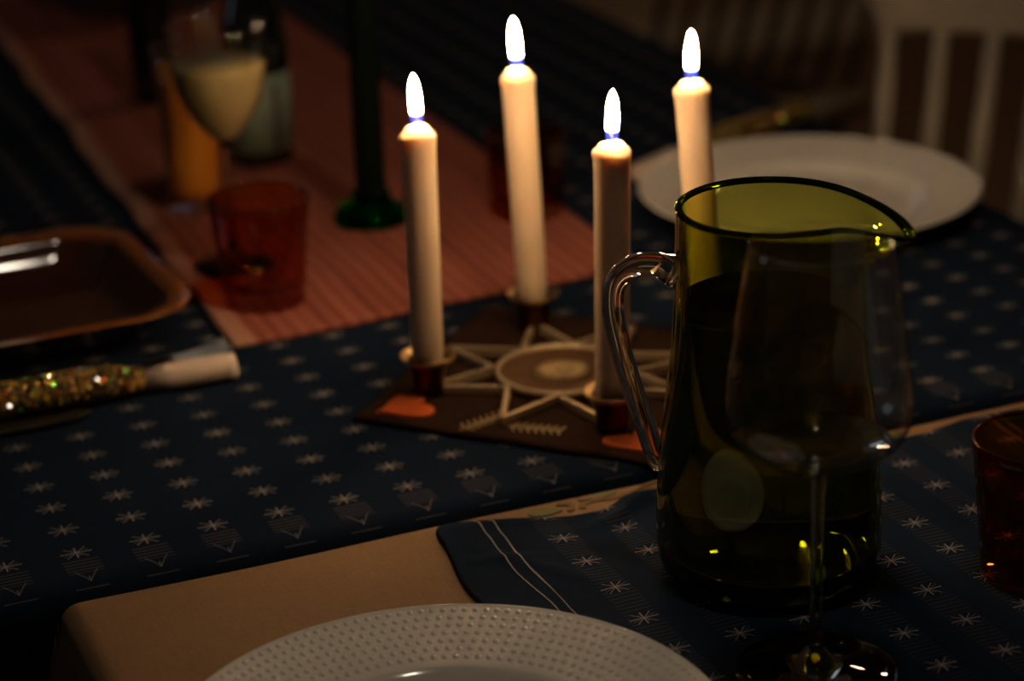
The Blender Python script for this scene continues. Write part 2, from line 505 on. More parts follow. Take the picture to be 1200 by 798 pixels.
structure(MB().box(((XL + XR) / 2, YB - .008, .05), (XR - XL, .016, .10)).build('baseboard_back', M['trim'], smooth=False))
structure(MB().box((XR - .008, (YB + YF) / 2, .05), (.016, YB - YF - .04, .10)).build('baseboard_right', M['trim'], smooth=False))

# ------------------------------------------------------------------ tables
def table(label, x0, x1, y0, y1):
    t = thing('dining_table', label, 'table', ((x0 + x1) / 2, (y0 + y1) / 2, 0))
    w, l = x1 - x0, y1 - y0
    MB().box((0, 0, TZ - .0225), (w, l, .034)).build('table_top', M['table_wood'], t, smooth=False)
    MB().box((0, 0, TZ - .08), (w - .12, l - .12, .08)).build('apron', M['table_wood'], t, smooth=False)
    for sx in (-1, 1):
        for sy in (-1, 1):
            MB().tube([(sx * (w / 2 - .07), sy * (l / 2 - .07), .012), (sx * (w / 2 - .07), sy * (l / 2 - .07), TZ - .04)], [.022, .03], 4).build('leg', M['table_wood'], t, smooth=False)
    return t
table('long wooden dining table under the blue star tablecloth, behind the beige one', -0.155, 0.805, -0.028, 2.10)
table('wooden dining table under the beige tablecloth, nearest the camera', -0.012, 0.94, -1.0, -0.058)

def wrap(t, a, b, r, drop):
    """unrolled position t on a slab a..b with rounded edges -> (x, z)"""
    if t < a + r:
        s = (a + r) - t; q = r * PI / 2
        if s < q: return a + r - r * math.sin(s / r), -r + r * math.cos(s / r)
        return a, -r - (s - q)
    if t > b - r:
        s = t - (b - r); q = r * PI / 2
        if s < q: return b - r + r * math.sin(s / r), -r + r * math.cos(s / r)
        return b, -r - (s - q)
    return t, 0.0

def cloth(name, x0, x1, y0, y1, r, drop, m, z, label, stepx, stepy, fold, wave, seam):
    q = r * (PI / 2 - 1)
    def ticks(a, b, st):
        out = []; t = a - drop
        while t < b + drop + 1e-6:
            out.append(t)
            near = min(abs(t - a), abs(t - b)) < r * 2.2
            t += min(st, r / 4) if near else st
        return out
    X, Y = ticks(x0, x1, stepx), ticks(y0, y1, stepy)
    vs, uv = [], []
    for v in Y:
        for u in X:
            x, zx = wrap(u, x0, x1, r, drop); y, zy = wrap(v, y0, y1, r, drop)
            zz = zx + zy
            if zx < -r and zy < -r: zz = min(zx, zy)          # corner: the spare cloth hangs as a fold
            hx, hy = max(0, -zx - r), max(0, -zy - r)
            if hx > 0:
                k = min(1, hx / .12); s = -1 if u < x0 + r else 1
                x += s * k * (fold * (0.5 + 0.5 * math.sin(v * 31 + 1.0)) + fold * .5 * math.sin(v * 67)) + s * min(hx, .05) * .25
            if hy > 0:
                k = min(1, hy / .12); s = -1 if v < y0 + r else 1
                if s != seam: y += s * k * .25 * (fold * (0.5 + 0.5 * math.sin(u * 29)))
            w = wave(x, y) if zz > -r else 0
            y += .0150 * (x - .07) * max(0.0, 1 - abs(y + .049) / .12)          # the seam between the tables runs a little askew
            vs.append((x, y, TZ + z + zz + w)); uv.append((u, v))
    n = len(X)
    fs = [(j * n + i, j * n + i + 1, (j + 1) * n + i + 1, (j + 1) * n + i) for j in range(len(Y) - 1) for i in range(n - 1)]
    o = mesh_obj(name, vs, fs, m, uvs=uv)
    return tag(o, label, 'tablecloth')

def wv_blue(x, y):
    return 0.0006 * math.sin(x * 18 + y * 7) * math.sin(y * 11) + 0.0009
def wv_beige(x, y):
    a = 0.0010 * math.exp(-((x * .6 + y + .19) / .012) ** 2) * (1 if x < .2 else 0)
    return 0.0006 * math.sin(x * 23 + y * 9) * math.sin(y * 17 - x * 5) + a
cloth('tablecloth', -0.160, 0.812, -0.0475, 2.11, 0.016, 0.16, M['blue_cloth'], -0.0009,
      'dark blue tablecloth woven with rows of pale stars, on the far table', 0.02, 0.02, 0.02, wv_blue, -1)
bc = cloth('tablecloth', -0.0225, 0.95, -1.01, -0.0500, 0.011, 0.26, M['beige'], -0.0020,
           'plain beige linen tablecloth with embroidered leaves, on the near table', 0.012, 0.012, 0.018, wv_beige, 1)
bc.name = 'beige_tablecloth'

# embroidered leaves and vine near the seam, flat stitching that follows the cloth
def stitched(name, pts, m, parent, thick=0.0006):
    top = [(x, y, TZ - 0.0018 + wv_beige(x, y) + thick) for x, y in pts]
    bot = [(x, y, TZ - 0.0026) for x, y in pts]
    n = len(pts)
    fs = [tuple(range(n))] + [((i + 1) % n, i, n + i, n + (i + 1) % n) for i in range(n)]
    return mesh_obj(name, top + bot, fs, m, parent, smooth=False)
def leaf(cx, cy, L, W, ang, m=None):
    pts = []
    for k in range(24):
        t = 2 * PI * k / 24; x = math.cos(t) * L / 2; y = math.sin(t) * W / 2 * (1 - .35 * math.cos(t))
        pts.append((cx + x * math.cos(ang) - y * math.sin(ang), cy + x * math.sin(ang) + y * math.cos(ang)))
    stitched('embroidered_leaf', pts, m or M['leaf_thread'], bc)
def vine(pts, w=0.0022):
    c = curve([(x, y, 0) for x, y in pts], 24); l, rr = [], []
    for i, p in enumerate(c):
        t = (c[min(i + 1, 23)] - c[max(i - 1, 0)]).normalized(); n_ = Vector((-t.y, t.x, 0)) * w * (1 - .4 * i / 24)
        l.append((p.x + n_.x, p.y + n_.y)); rr.append((p.x - n_.x, p.y - n_.y))
    stitched('embroidered_vine', l + rr[::-1], M['vine_thread'], bc)
leaf(0.2625, -0.0672, .021, .0095, -.15)
leaf(0.3030, -0.0598, .019, .0065, .10)
leaf(0.348, -0.0600, .017, .0060, .2)
leaf(0.43, -0.062, .018, .006, .0); leaf(0.50, -0.060, .018, .006, .2)
vine([(0.2725, -.0600), (0.279, -.0635), (0.2790, -.0690), (0.2755, -.0720)])
vine([(0.2840, -.0720), (0.2870, -.0665), (0.2960, -.0650), (0.3060, -.0668), (0.318, -.0640), (0.330, -.0580)])
vine([(0.2865, -.0595), (0.2920, -.0605), (0.2960, -.0570)])
vine([(0.330, -.0580), (0.345, -.0560), (0.365, -.0600), (0.390, -.0560)], .0018)

# ------------------------------------------------------------------ runner
def sheet(name, P00, P10, P01, P11, nu, nv, m, z, hfun, thick, label, cat, uvscale=None, uvworld=False):
    vs, uv = [], []
    A, B, C, D = (Vector(q) for q in (P00, P10, P01, P11))
    for j in range(nv + 1):
        for i in range(nu + 1):
            s, t = i / nu, j / nv
            p = (A * (1 - s) + B * s) * (1 - t) + (C * (1 - s) + D * s) * t
            x, y = p.x, p.y
            dx, dy, h = hfun(x, y, s, t)
            vs.append((x + dx, y + dy, TZ + z + h))
            uv.append((x, y) if uvworld else (s * (B - A).length, t * (C - A).length))
    n = nu + 1
    fs = [(j * n + i, j * n + i + 1, (j + 1) * n + i + 1, (j + 1) * n + i) for j in range(nv) for i in range(nu)]
    o = mesh_obj(name, vs, fs, m, uvs=uv)
    md = o.modifiers.new('thickness', 'SOLIDIFY'); md.thickness = thick; md.offset = -1
    return tag(o, label, cat)
def h_run(x, y, s, t):
    wob = 0.0016 * math.sin(y * 23) + 0.0012 * math.sin(y * 51 + 1)
    return wob * (1 - s) + .0012 * math.sin(y * 31) * s, 0.0012 * math.sin(x * 40), 0.0005 * math.sin(x * 30 + y * 16)
sheet('table_runner', (.1705, .266, 0), (.494, .292, 0), (.222, 1.95, 0), (.505, 1.95, 0), 70, 260, M['runner'], 0.0045, h_run, 0.0032,
      'red and pink striped woven table runner along the blue tablecloth', 'table runner')

# ------------------------------------------------------------------ napkin
def interp(x, T):
    if x <= T[0][0]: return T[0][1]
    for (a, b), (c, d) in zip(T, T[1:]):
        if x <= c: return b + (d - b) * (x - a) / (c - a)
    return T[-1][1]
TOPE = [(0.1896, 0.0005), (0.1946, 0.0056), (0.2183, 0.0002), (0.2399, -0.0054), (0.2581, -0.013), (0.2722, -0.0174), (0.2878, -0.0187), (0.2971, -0.0164), (0.3093, -0.0077), (0.3186, -0.0054), (0.3281, -0.0088), (0.362, -0.007), (0.422, -0.006), (0.495, -0.004), (0.515, -0.005), (0.532, -0.0026), (0.546, -0.0005), (0.559, -0.001), (0.592, 0.0035)]
def gauss(d, w): return math.exp(-(d / w) ** 2)
def h_nap(x, y, s, t):
    top = -0.066
    k = max(0.0, (y + .18) / .114) ** 2
    e = interp(x, TOPE)
    h = 0.0005 * math.sin(x * 55 + y * 40) + 0.0005
    # the crease that runs in from the top edge beside the pitcher
    ridge = (y - (-.084 + (x - .312) * .30))
    h += 0.0052 * gauss(ridge - .004, .0075) * gauss(x - .318, .036)
    h += -0.0004 * gauss(ridge + .014, .006) * gauss(x - .31, .04)
    h += 0.0022 * gauss(y + .073 - (x - .225) * .05, .006) * gauss(x - .225, .03)
    h += 0.0020 * gauss((x - .235) * .8 + (y + .145) * .5, .006) * gauss(y + .14, .03)
    h += 0.0010 * gauss(y + .120 + (x - .22) * .25, .005) * gauss(x - .22, .035)
    h += 0.002 * gauss(x - .560, .022) * gauss(y + .070, .012)
    dx = 0.002 * math.sin(y * 60) * (1 - s) * (1 if s < .1 else .3)
    # rounded corner at the near-left of the seam side
    c = max(0.0, 1 - s / 0.035); dy = e * k - 0.007 * c * c * t
    return dx, dy, max(h, 0.0)
sheet('cloth_napkin', (.163, -.440, 0), (.600, -.440, 0), (.1915, -.066, 0), (.600, -.066, 0), 190, 170, M['napkin'], 0.0008, h_nap, 0.0014,
      'dark blue star-woven cloth napkin with double border line, under the green pitcher', 'napkin', uvworld=True)

# ------------------------------------------------------------------ quilted mat with hearts
mt = thing('candle_mat', 'dark brown felt mat with orange hearts at its corners, under the candle star', 'mat', (.3563, .1090, TZ + .0006))
MC = [(-.1515, .001), (-.0075, -.1535), (.1440, .0000), (.0015, .1535)]
def mat_mesh():
    vs, uv = [], []; n = 36
    A, B, C, D = (Vector((*q, 0)) for q in (MC[0], MC[1], MC[3], MC[2]))
    for j in range(n + 1):
        for i in range(n + 1):
            s, t = i / n, j / n
            p = (A * (1 - s) + B * s) * (1 - t) + (C * (1 - s) + D * s) * t
            k = 4 * s * (1 - s); q = 4 * t * (1 - t)
            vs.append((p.x + .001 * math.sin(t * 14), p.y + 0.001 * math.sin(s * 16), .0004 * math.sin(i * .9) * math.sin(j * .8)))
    f = [(j * (n + 1) + i, j * (n + 1) + i + 1, (j + 1) * (n + 1) + i + 1, (j + 1) * (n + 1) + i) for j in range(n) for i in range(n)]
    o = mesh_obj('felt_sheet', vs, f, M['felt'], mt)
    md = o.modifiers.new('thickness', 'SOLIDIFY'); md.thickness = .0022; md.offset = 1
mat_mesh()
def heart_pts(cx, cy, size, ang):
    pts = []
    for k in range(40):
        t = 2 * PI * k / 40
        x = 16 * math.sin(t) ** 3; y = 13 * math.cos(t) - 5 * math.cos(2 * t) - 2 * math.cos(3 * t) - math.cos(4 * t)
        x *= size / 32; y *= size / 32
        pts.append((cx + x * math.cos(ang) - y * math.sin(ang), cy + x * math.sin(ang) + y * math.cos(ang)))
    return pts
def flat_patch(name, pts, z0, z1, m, parent):
    n = len(pts)
    cx, cy = sum(p[0] for p in pts) / n, sum(p[1] for p in pts) / n
    vs = [(x, y, z1) for x, y in pts] + [(x, y, z0) for x, y in pts] + [(cx, cy, z1)]
    fs = [(i, (i + 1) % n, 2 * n) for i in range(n)] + [((i + 1) % n, i, n + i, n + (i + 1) % n) for i in range(n)]
    return mesh_obj(name, vs, fs, m, parent, smooth=False)
for (cx, cy) in ((-.115, .0005), (-.0065, -.116), (.108, 0)):
    flat_patch('felt_heart', heart_pts(cx, cy, .040, math.atan2(-cy, -cx) + PI / 2 if False else math.atan2(cy, cx) - PI / 2 + PI), .0018, .0036, M['orange_felt'], mt)
for (ax, ay, an) in ((-.080, -.043, .3), (-.055, -.068, -.7), (.06, -.075, .2), (-.06, .09, 2.1)):
    g = MB(); dx, dy = math.cos(an), math.sin(an)
    g.tube([(ax - dx * .018, ay - dy * .018, .0022), (ax + dx * .018, ay + dy * .018, .0022)], .0009, 6)
    for k in range(7):
        t = (k / 6 - .5) * .03
        for s_ in (-1, 1):
            q = an + 1.1 * s_
            g.tube([(ax + dx * t, ay + dy * t, .0022), (ax + dx * t + .0075 * math.cos(q), ay + dy * t + .0075 * math.sin(q), .0022)], .0007, 5)
    g.build('gold_embroidery', M['gold_thread'], mt)

# ------------------------------------------------------------------ brass star candle holder
ZM = TZ + .0032                                   # top of the felt
SCX, SCY = .3525, .1150
hold = thing('candle_holder', 'flat brass eight-pointed star candle holder with four cups, on the brown mat', 'candle holder', (SCX, SCY, ZM))
cups = [(.2631, .1266), (.3697, .2042), (.3441, .0165), (.4507, .0942)]
tips = [(math.radians(a), q) for a, q in ((172.6, .090), (126, .089), (79, .0908), (34, .091), (348, .100), (307, .093), (265, .0988), (221.6, .0897))]
def strip(mb, a, b, h=.0052, w=.0032, z=.0):
    a, b = Vector((*a, 0)), Vector((*b, 0)); d_ = (b - a).normalized(); n_ = Vector((-d_.y, d_.x, 0)) * w / 2
    a -= d_ * .0006; b += d_ * .0006
    vs = [a + n_, a - n_, b - n_, b + n_]
    mb.add([(v.x, v.y, z) for v in vs] + [(v.x, v.y, z + h) for v in vs],
           [(3, 2, 1, 0), (4, 5, 6, 7), (0, 1, 5, 4), (1, 2, 6, 5), (2, 3, 7, 6), (3, 0, 4, 7)])
for i in range(8):
    a0, r0 = tips[i]; a1, r1 = tips[(i + 1) % 8]
    d_ = ((a1 - a0 + PI) % (2 * PI)) - PI; mid = a0 + d_ / 2
    T0 = (r0 * math.cos(a0), r0 * math.sin(a0)); T1 = (r1 * math.cos(a1), r1 * math.sin(a1))
    V_ = (.0462 * math.cos(mid), .0462 * math.sin(mid))
    for T_ in (T0, T1):
        mb = MB(); strip(mb, T_, V_); mb.build('star_bar', M['brass_light'], hold, smooth=False)
MB().lathe([(.0416, 0), (.0442, 0), (.0442, .0056), (.0416, .0056)], 64, loop=True).build('ring', M['brass_light'], hold)
dm = MB()
dm.lathe([(.0004, .0022), (.018, .0022), (.0400, .0020), (.0420, .0030), (.0420, .0012), (.0004, .0010)], 64)
dm.build('center_disc', simple('dark_brass', (0.16, 0.075, 0.03), 0.5, metal=0.6, var=0.4, scale=90), hold)
rl = MB()                                        # raised straw-coloured rosette
for k in range(24):
    a = 2 * PI * k / 24
    rl.tube([(.004 * math.cos(a), .004 * math.sin(a), .0026), (.013 * math.cos(a), .013 * math.sin(a), .0042), (.020 * math.cos(a + .12), .020 * math.sin(a + .12), .0030)], [.0012, .0016, .0006], 6)
rl.lathe([(.0004, .0050), (.003, .0045), (.0045, .0024)], 16)
rl.build('rosette', M['gold_thread'], hold)
for (cx, cy) in cups:
    x, y = cx - SCX, cy - SCY
    cup = MB().lathe([(.0004, .0), (.0090, .0), (.0098, .0015), (.0105, .012), (.0124, .0235), (.0127, .0250), (.0116, .0250), (.0110, .019), (.0004, .0185)], 40, (x, y, 0)).build('candle_cup', M['copper'], hold)
    MB().lathe([(.0128, .0232), (.0148, .0224), (.0170, .0240), (.0183, .0266), (.0179, .0270), (.0164, .0250), (.0146, .0238), (.0128, .0242)], 40, (x, y, 0), loop=True).build('drip_tray', M['brass'], cup)

# ------------------------------------------------------------------ candles
tops = [(.2636, .1263, .1782), (.3647, .2063, .1832), (.3467, .0154, .1842), (.4408, .0982, .1904)]
clabels = ['lit ivory candle at the left tip of the brass star, copper cup fully visible',
           'tallest-looking lit ivory candle, rising in front of the red tumbler on the striped runner',
           'lit ivory candle just left of the pitcher, seen partly through its clear handle',
           'lit ivory candle standing behind the pitcher rim, in front of the far white plate']
fl_lean = [(-.0012, 0), (-.0015, 0), (.0012, 0), (.0004, 0)]
def candle(i):
    cx, cy = cups[i]; tx, ty, tz = tops[i]
    zb = .0032 + .0190; tz = tz - .0008
    base = Vector((cx, cy, TZ + zb)); top = Vector((tx, ty, TZ + tz)); ax = top - base; L = ax.length
    t = thing('candle', clabels[i], 'candle', tuple(base), 'four burning candles in the brass star')
    t.rotation_mode = 'QUATERNION'; t.rotation_quaternion = ax.to_track_quat('Z', 'Y')
    rnd = random.Random(i + 3)
    ph = rnd.uniform(0, 6)
    def warp(r, z, a):
        if z > L - .004: return r * (1 + .03 * math.sin(3 * a + ph)), z + .0006 * math.sin(2 * a + ph) * (r / .01)
        return r * (1 + .004 * math.sin(5 * a + ph)), z
    pr = [(.0004, 0), (.0088, 0), (.0100, .003), (.0103, .02), (.0106, L * .5), (.0109, L - .02), (.0111, L - .006), (.01165, L - .002), (.01175, L),
          (.0112, L + .0012), (.0092, L + .0028), (.0076, L + .0050), (.0060, L + .0061), (.0048, L + .0062), (.0034, L + .0050), (.0004, L + .0047)]
    MB().lathe(pr, 48, warp=warp).build('wax_body', M['wax'], t)
    wk = curve([(0, 0, L + .003), (.0002, 0, L + .008), (.0009 + .0008 * rnd.random(), .0005, L + .0125), (.0022, .0006, L + .0150)], 9)
    MB().tube(wk, .0007, 8).build('wick', M['wick'], t)
    fx = fl_lean[i][0]
    f = MB()
    P_ = [(.0002, 0), (.0027, .0004), (.0033, .003), (.0036, .008), (.0038, .014), (.0037, .019), (.0031, .0248), (.0019, .0298), (.0002, .0325)]
    cv = prof(P_, 22)
    f.lathe(cv, 20)
    Rr = Vector((R_.x, R_.y, 0))
    fo = f.build('flame', M['flame'], t)
    q = t.rotation_quaternion.inverted()
    fo.rotation_mode = 'QUATERNION'
    up = Vector((0, 0, 1)) + Rr * (fx * 28)
    fo.rotation_quaternion = q @ up.to_track_quat('Z', 'Y')
    fo.location = (0, 0, L + .0048)
    fo.scale = (1.03, 1.03, (1.07, 1.12, 1.04, 1.06)[i])
for i in range(4): candle(i)

# ------------------------------------------------------------------ green pitcher
ptx, pty, ptz = .3420, -.1931, TZ + .0022
pit = thing('pitcher', 'olive green glass pitcher with clear handle and pouring lip, on the blue napkin', 'pitcher', (ptx, pty, ptz))
sp = math.radians(-58)
def lip(r, z, a):
    d_ = ((a - sp + PI) % (2 * PI)) - PI
    k = max(0, (z - .160) / .048)
    g_ = math.exp(-(d_ / .46) ** 1.35) if d_ > 0 else math.exp(-(abs(d_) / .20) ** 1.8)
    n_ = math.exp(-((d_ + .46) / .16) ** 2)
    return r + (.0345 * g_ + .0015 * n_) * k ** 2.2, z - .0050 * g_ ** 2 * k ** 3
outer = prof([(.050, .0), (.0555, .003), (.0600, .010), (.0612, .022), (.0606, .045), (.0585, .075), (.0552, .105), (.0522, .130), (.0506, .155), (.0497, .180), (.0490, .2065)], 56)
th_ = .0026
inner = [(r - th_, z) for r, z in outer if z > .017]
rim = [(outer[-1][0] - .0002, outer[-1][1] + .0014), (outer[-1][0] - .0013, outer[-1][1] + .0021), (outer[-1][0] - .0024, outer[-1][1] + .0014)]
body = MB(); body.lathe(outer + rim + inner[::-1], 192, warp=lip)
body.build('pitcher_body', M['green'], pit)
rb = MB(); rb.lathe([(r, z) for r, z in ((outer[-1][0] + .0003, outer[-1][1] - .0004), (outer[-1][0] + .0006, outer[-1][1] + .0014), (outer[-1][0] - .0013, outer[-1][1] + .0027),
                     (outer[-1][0] - .0034, outer[-1][1] + .0016), (outer[-1][0] - .0030, outer[-1][1] - .0006))], 192, loop=True, warp=lip)
rb.build('rim', M['green_solid'], pit)
bs = MB(); bs.lathe([(.0004, .0012), (.040, .0012), (.0495, .0004), (.0545, .003), (.0588, .010), (.0582, .0125), (.040, .0105), (.0004, .0095)], 96)
bs.build('thick_base', M['green_solid'], pit)
wt_ = [(r - th_ - .0004, z) for r, z in outer if .0175 < z < .152]
wv = MB(); wv.lathe([(.0004, .0115), (.040, .0120), (.0545, .0145)] + wt_ + [(wt_[-1][0] + .0001, .1555), (wt_[-1][0] - .0016, .1548), (.0004, .1548)], 96)
wv.build('water', M['water'], pit)
hd = Vector((-math.cos(-.39 - .18), -math.sin(-.39 - .18), 0))        # handle direction
hp = [(.0485, .1700), (.0600, .1735), (.0720, .1722), (.0812, .1640), (.0835, .1500), (.0808, .1310), (.0750, .1080), (.0682, .0860), (.0630, .0690), (.0592, .0570)]
hc = curve([tuple(hd * a + Vector((0, 0, b))) for a, b in hp], 60)
hr = []
for i in range(60):
    t = i / 59
    hr.append(.0081 - .0016 * math.sin(min(1, t * 1.6) * PI / 2) + (.0030 * (1 - t / .10) ** 2 if t < .10 else 0) + (.0016 * ((t - .9) / .1) ** 2 if t > .9 else 0) * -1)
MB().tube(hc, hr, 28, flat=.9).build('handle', M['clear_solid'], pit)

# ------------------------------------------------------------------ wine glass in front
wg = thing('wine_glass', 'clear wine glass with a thin stem and a sip left, in front of the pitcher', 'wine glass', (.3073, -.3084, TZ + .0022))
bo = prof([(.0035, .1138), (.0120, .1146), (.0240, .1178), (.0360, .1245), (.0430, .1335), (.0449, .1435), (.0440, .160), (.0415, .180), (.0378, .205), (.0340, .2275)], 44)
bi = [(r - .0009, z + (.0009 if r < .04 else 0)) for r, z in bo if r > .006]
MB().lathe(bo + [(bo[-1][0] - .0004, bo[-1][1] + .0006)] + bi[::-1] + [(.0004, .1152)], 80).build('bowl', M['clear'], wg)
sb = [(.0004, .1140), (.0042, .1137), (.0040, .108), (.0034, .095), (.0031, .060), (.0033, .025), (.0042, .014), (.0085, .0088), (.018, .0052), (.030, .0028), (.0400, .0018), (.0410, .0012), (.0400, .0004), (.0004, .0003)]
MB().lathe(sb, 64).build('stem_and_foot', M['clear_solid'], wg)
li = [(r - .0014, z + .0014) for r, z in bo if .008 < r and z < .126]
MB().lathe([(.0004, .1158)] + li + [(li[-1][0] - .0006, li[-1][1] + .0004), (.0004, li[-1][1] + .0002)], 64).build('water', M['water_clear'], wg)

# ------------------------------------------------------------------ amber tumblers
def tumbler(label, loc, h, rt, rb, group):
    t = thing('tumbler', label, 'glass', loc, group)
    o = prof([(rb - .003, .0), (rb - .0006, .0012), (rb, .005), ((rb * .55 + rt * .45), h * .5), (rt, h)], 20)
    i_ = [(r - .0019, z) for r, z in o if z > .009]
    MB().lathe([(.0004, .0006)] + o + [(rt - .0006, h + .0009), (rt - .0014, h + .0008)] + i_[::-1] + [(.0004, .0085)], 64).build('glass_body', M['amber'], t)
    MB().lathe([(rt + .0002, h - .0004), (rt + .0003, h + .0009), (rt - .0010, h + .0016), (rt - .0022, h + .0008), (rt - .0018, h - .0006)], 64, loop=True).build('rim', M['amber'], t)
    return t
G_ = 'amber glass tumblers'
ZR = TZ + .0049
tumbler('amber red tumbler on the striped runner, left of the leftmost candle', (.2170, .3405, ZR), .0785, .0365, .0292, G_)
tumbler('dark red tumbler on the runner, hidden in part by the second candle', (.4637, .4406, ZR), .066, .0320, .0285, G_)
tumbler('dark amber tumbler cut by the right edge, on the blue napkin beside the pitcher', (.4685, -.2634, TZ + .0022), .0785, .0372, .0300, G_)

# ------------------------------------------------------------------ goblet with a cloudy drink
gb = thing('wine_goblet', 'stemmed glass of cloudy pale yellow drink, on the runner behind the amber tumbler', 'wine glass', (.2187, .4274, ZR))
go = prof([(.0040, .096), (.0125, .1035), (.0230, .1170), (.0310, .1340), (.0350, .1520), (.0362, .165), (.0368, .1860)], 34)
gi = [(r - .0009, z) for r, z in go if r > .008]
MB().lathe(go + gi[::-1] + [(.0004, .0985)], 64).build('bowl', M['clear'], gb)
MB().lathe([(.0004, .0965), (.0045, .0960), (.0035, .085), (.0032, .03), (.0045, .010), (.011, .0052), (.0290, .0020), (.0300, .0010), (.0004, .0003)], 48).build('stem_and_foot', M['clear_solid'], gb)
dl = [(r - .0013, z) for r, z in go if r > .008 and z < .1585]
MB().lathe([(.0004, .1000)] + dl + [(.0004, dl[-1][1] + .0002)], 64).build('drink', M['cloudy'], gb)

# tall glass of orange juice behind it
oj = thing('juice_glass', 'tall narrow glass of orange juice, behind the goblet of cloudy drink', 'glass', (.2310, .5780, ZR))
oo = prof([(.0200, 0), (.0220, .0015), (.0224, .01), (.0235, .07), (.0262, .1350)], 18)
MB().lathe([(.0004, .0005)] + oo + [(r - .0014, z) for r, z in oo if z > .008][::-1] + [(.0004, .008)], 48).build('glass_body', M['clear'], oj)
jj = [(r - .0020, z) for r, z in oo if .008 < z < .125]
MB().lathe([(.0004, .0086)] + jj + [(.0004, jj[-1][1])], 48).build('juice', M['juice'], oj)

# ------------------------------------------------------------------ bottle with pale label
bt = thing('bottle', 'dark bottle with a pale green paper label, behind the goblet on the runner', 'bottle', (.3190, .6860, ZR))
MB().lathe(prof([(.0004, .0008), (.0220, 0), (.0275, .003), (.0282, .012), (.0282, .080), (.0278, .105), (.0255, .125), (.0180, .150), (.0135, .170), (.0130, .205), (.0140, .208), (.0140, .214), (.0004, .2145)], 60), 48).build('glass_body', M['black_glass'], bt)
lb = MB(); n_ = 40
a0 = math.radians(-178); a1 = math.radians(10)
vs = [((.0286) * math.cos(a0 + (a1 - a0) * k / n_), .0286 * math.sin(a0 + (a1 - a0) * k / n_), z) for z in (.014, .080) for k in range(n_ + 1)]
lb.add(vs, [(k, k + 1, n_ + 2 + k, n_ + 1 + k) for k in range(n_)])
lo = lb.build('paper_label', M['label_paper'], bt)
lo.modifiers.new('t', 'SOLIDIFY').thickness = .0004
b0 = math.radians(-80); b1 = math.radians(-69); n2 = 8
pv = [(.0290 * math.cos(b0 + (b1 - b0) * k / n2), .0290 * math.sin(b0 + (b1 - b0) * k / n2), z) for z in (.016, .070) for k in range(n2 + 1)]
po = MB().add(pv, [(k, k + 1, n2 + 2 + k, n2 + 1 + k) for k in range(n2)]).build('label_band', M['label_print'], lo)
po.modifiers.new('t', 'SOLIDIFY').thickness = .0003

# dark bottle further back, tall and slim
db = thing('slim_bottle', 'tall slim near-black bottle, left of and far behind the goblet', 'bottle', (.2870, .9250, ZR))
MB().lathe(prof([(.0004, .0008), (.0160, 0), (.0205, .003), (.0205, .10), (.018, .125), (.011, .150), (.010, .20), (.0112, .204), (.0112, .212), (.0004, .2125)], 44), 40).build('glass_body', M['black_glass'], db)
MB().lathe([(.0112, .196), (.0118, .196), (.0118, .2135), (.0004, .2140)], 32).build('cap', M['brass'], db)

# ------------------------------------------------------------------ woven bread basket at the back
bk = thing('bread_basket', 'round brown woven basket at the far end of the runner', 'basket', (.385, 1.34, ZR))
for k in range(7):
    z = .006 + k * .011; R0 = .085 + .020 * k / 6
    cv = []
    for q in range(73):
        a = 2 * PI * q / 72; rr = R0 + .0028 * math.sin(a * 12 + (k % 2) * PI)
        cv.append((rr * math.cos(a), rr * math.sin(a), z))
    MB().tube(cv, .0055, 6).build('woven_ring', M['basket'], bk)
for k in range(24):
    a = 2 * PI * (k + .5) / 24
    MB().tube([(.084 * math.cos(a), .084 * math.sin(a), .002), (.106 * math.cos(a), .106 * math.sin(a), .084)], .0028, 6).build('stake', M['basket'], bk)
MB().lathe([(.0004, .0005), (.086, .0005), (.086, .005), (.0004, .005)], 48).build('basket_base', M['basket'], bk)

# ------------------------------------------------------------------ green candlestick with dark candle
cs = thing('candlestick', 'low bottle-green glass candlestick on the red runner', 'candlestick', (.3478, .4806, ZR))
MB().lathe(prof([(.0004, .0006), (.0260, .0), (.0295, .0030), (.0288, .0080), (.0240, .0120), (.0170, .0150), (.0150, .0190), (.0150, .0240), (.0128, .0242), (.0124, .0150), (.0004, .0145)], 50), 56).build('glass_foot', M['green_stick'], cs)
dc = thing('taper_candle', 'tall unlit dark green candle in the green glass candlestick, cut by the top edge', 'candle', (.3478, .4806, ZR + .0150))
MB().lathe([(.0004, 0), (.0118, 0), (.0119, .01), (.0112, .25), (.0105, .262), (.0060, .270), (.0004, .2715)], 40).build('wax_body', M['green_wax'], dc)
MB().tube([(0, 0, .270), (.0005, 0, .276), (.0012, 0, .281)], .0008, 8).build('wick', M['wick'], dc)

# ------------------------------------------------------------------ plates
def plate_prof(R, w=.62):
    g_ = lambda t: w + (1 - w) * t
    return [(.0004, .0032), (R * (w - .16), .0034), (R * (w - .06), .0050), (R * w, .0105), (R * g_(.12), .0128), (R * g_(.5), .0168), (R * g_(.9), .0206), (R * .992, .0218), (R, .0212),
            (R * .995, .0196), (R * g_(.85), .0178), (R * g_(.5), .0140), (R * w, .0082), (R * (w - .05), .0030), (R * (w - .10), .0004), (R * (w - .13), .0006), (R * (w - .15), .0020), (.0004, .0020)]
fp = thing('dinner_plate', 'plain smooth white plate beyond the pitcher, in front of the cream chair', 'plate', (.6695, .3550, TZ + .0006))
MB().lathe(prof(plate_prof(.1345, .68), 90), 120).build('plate_body', M['china'], fp)
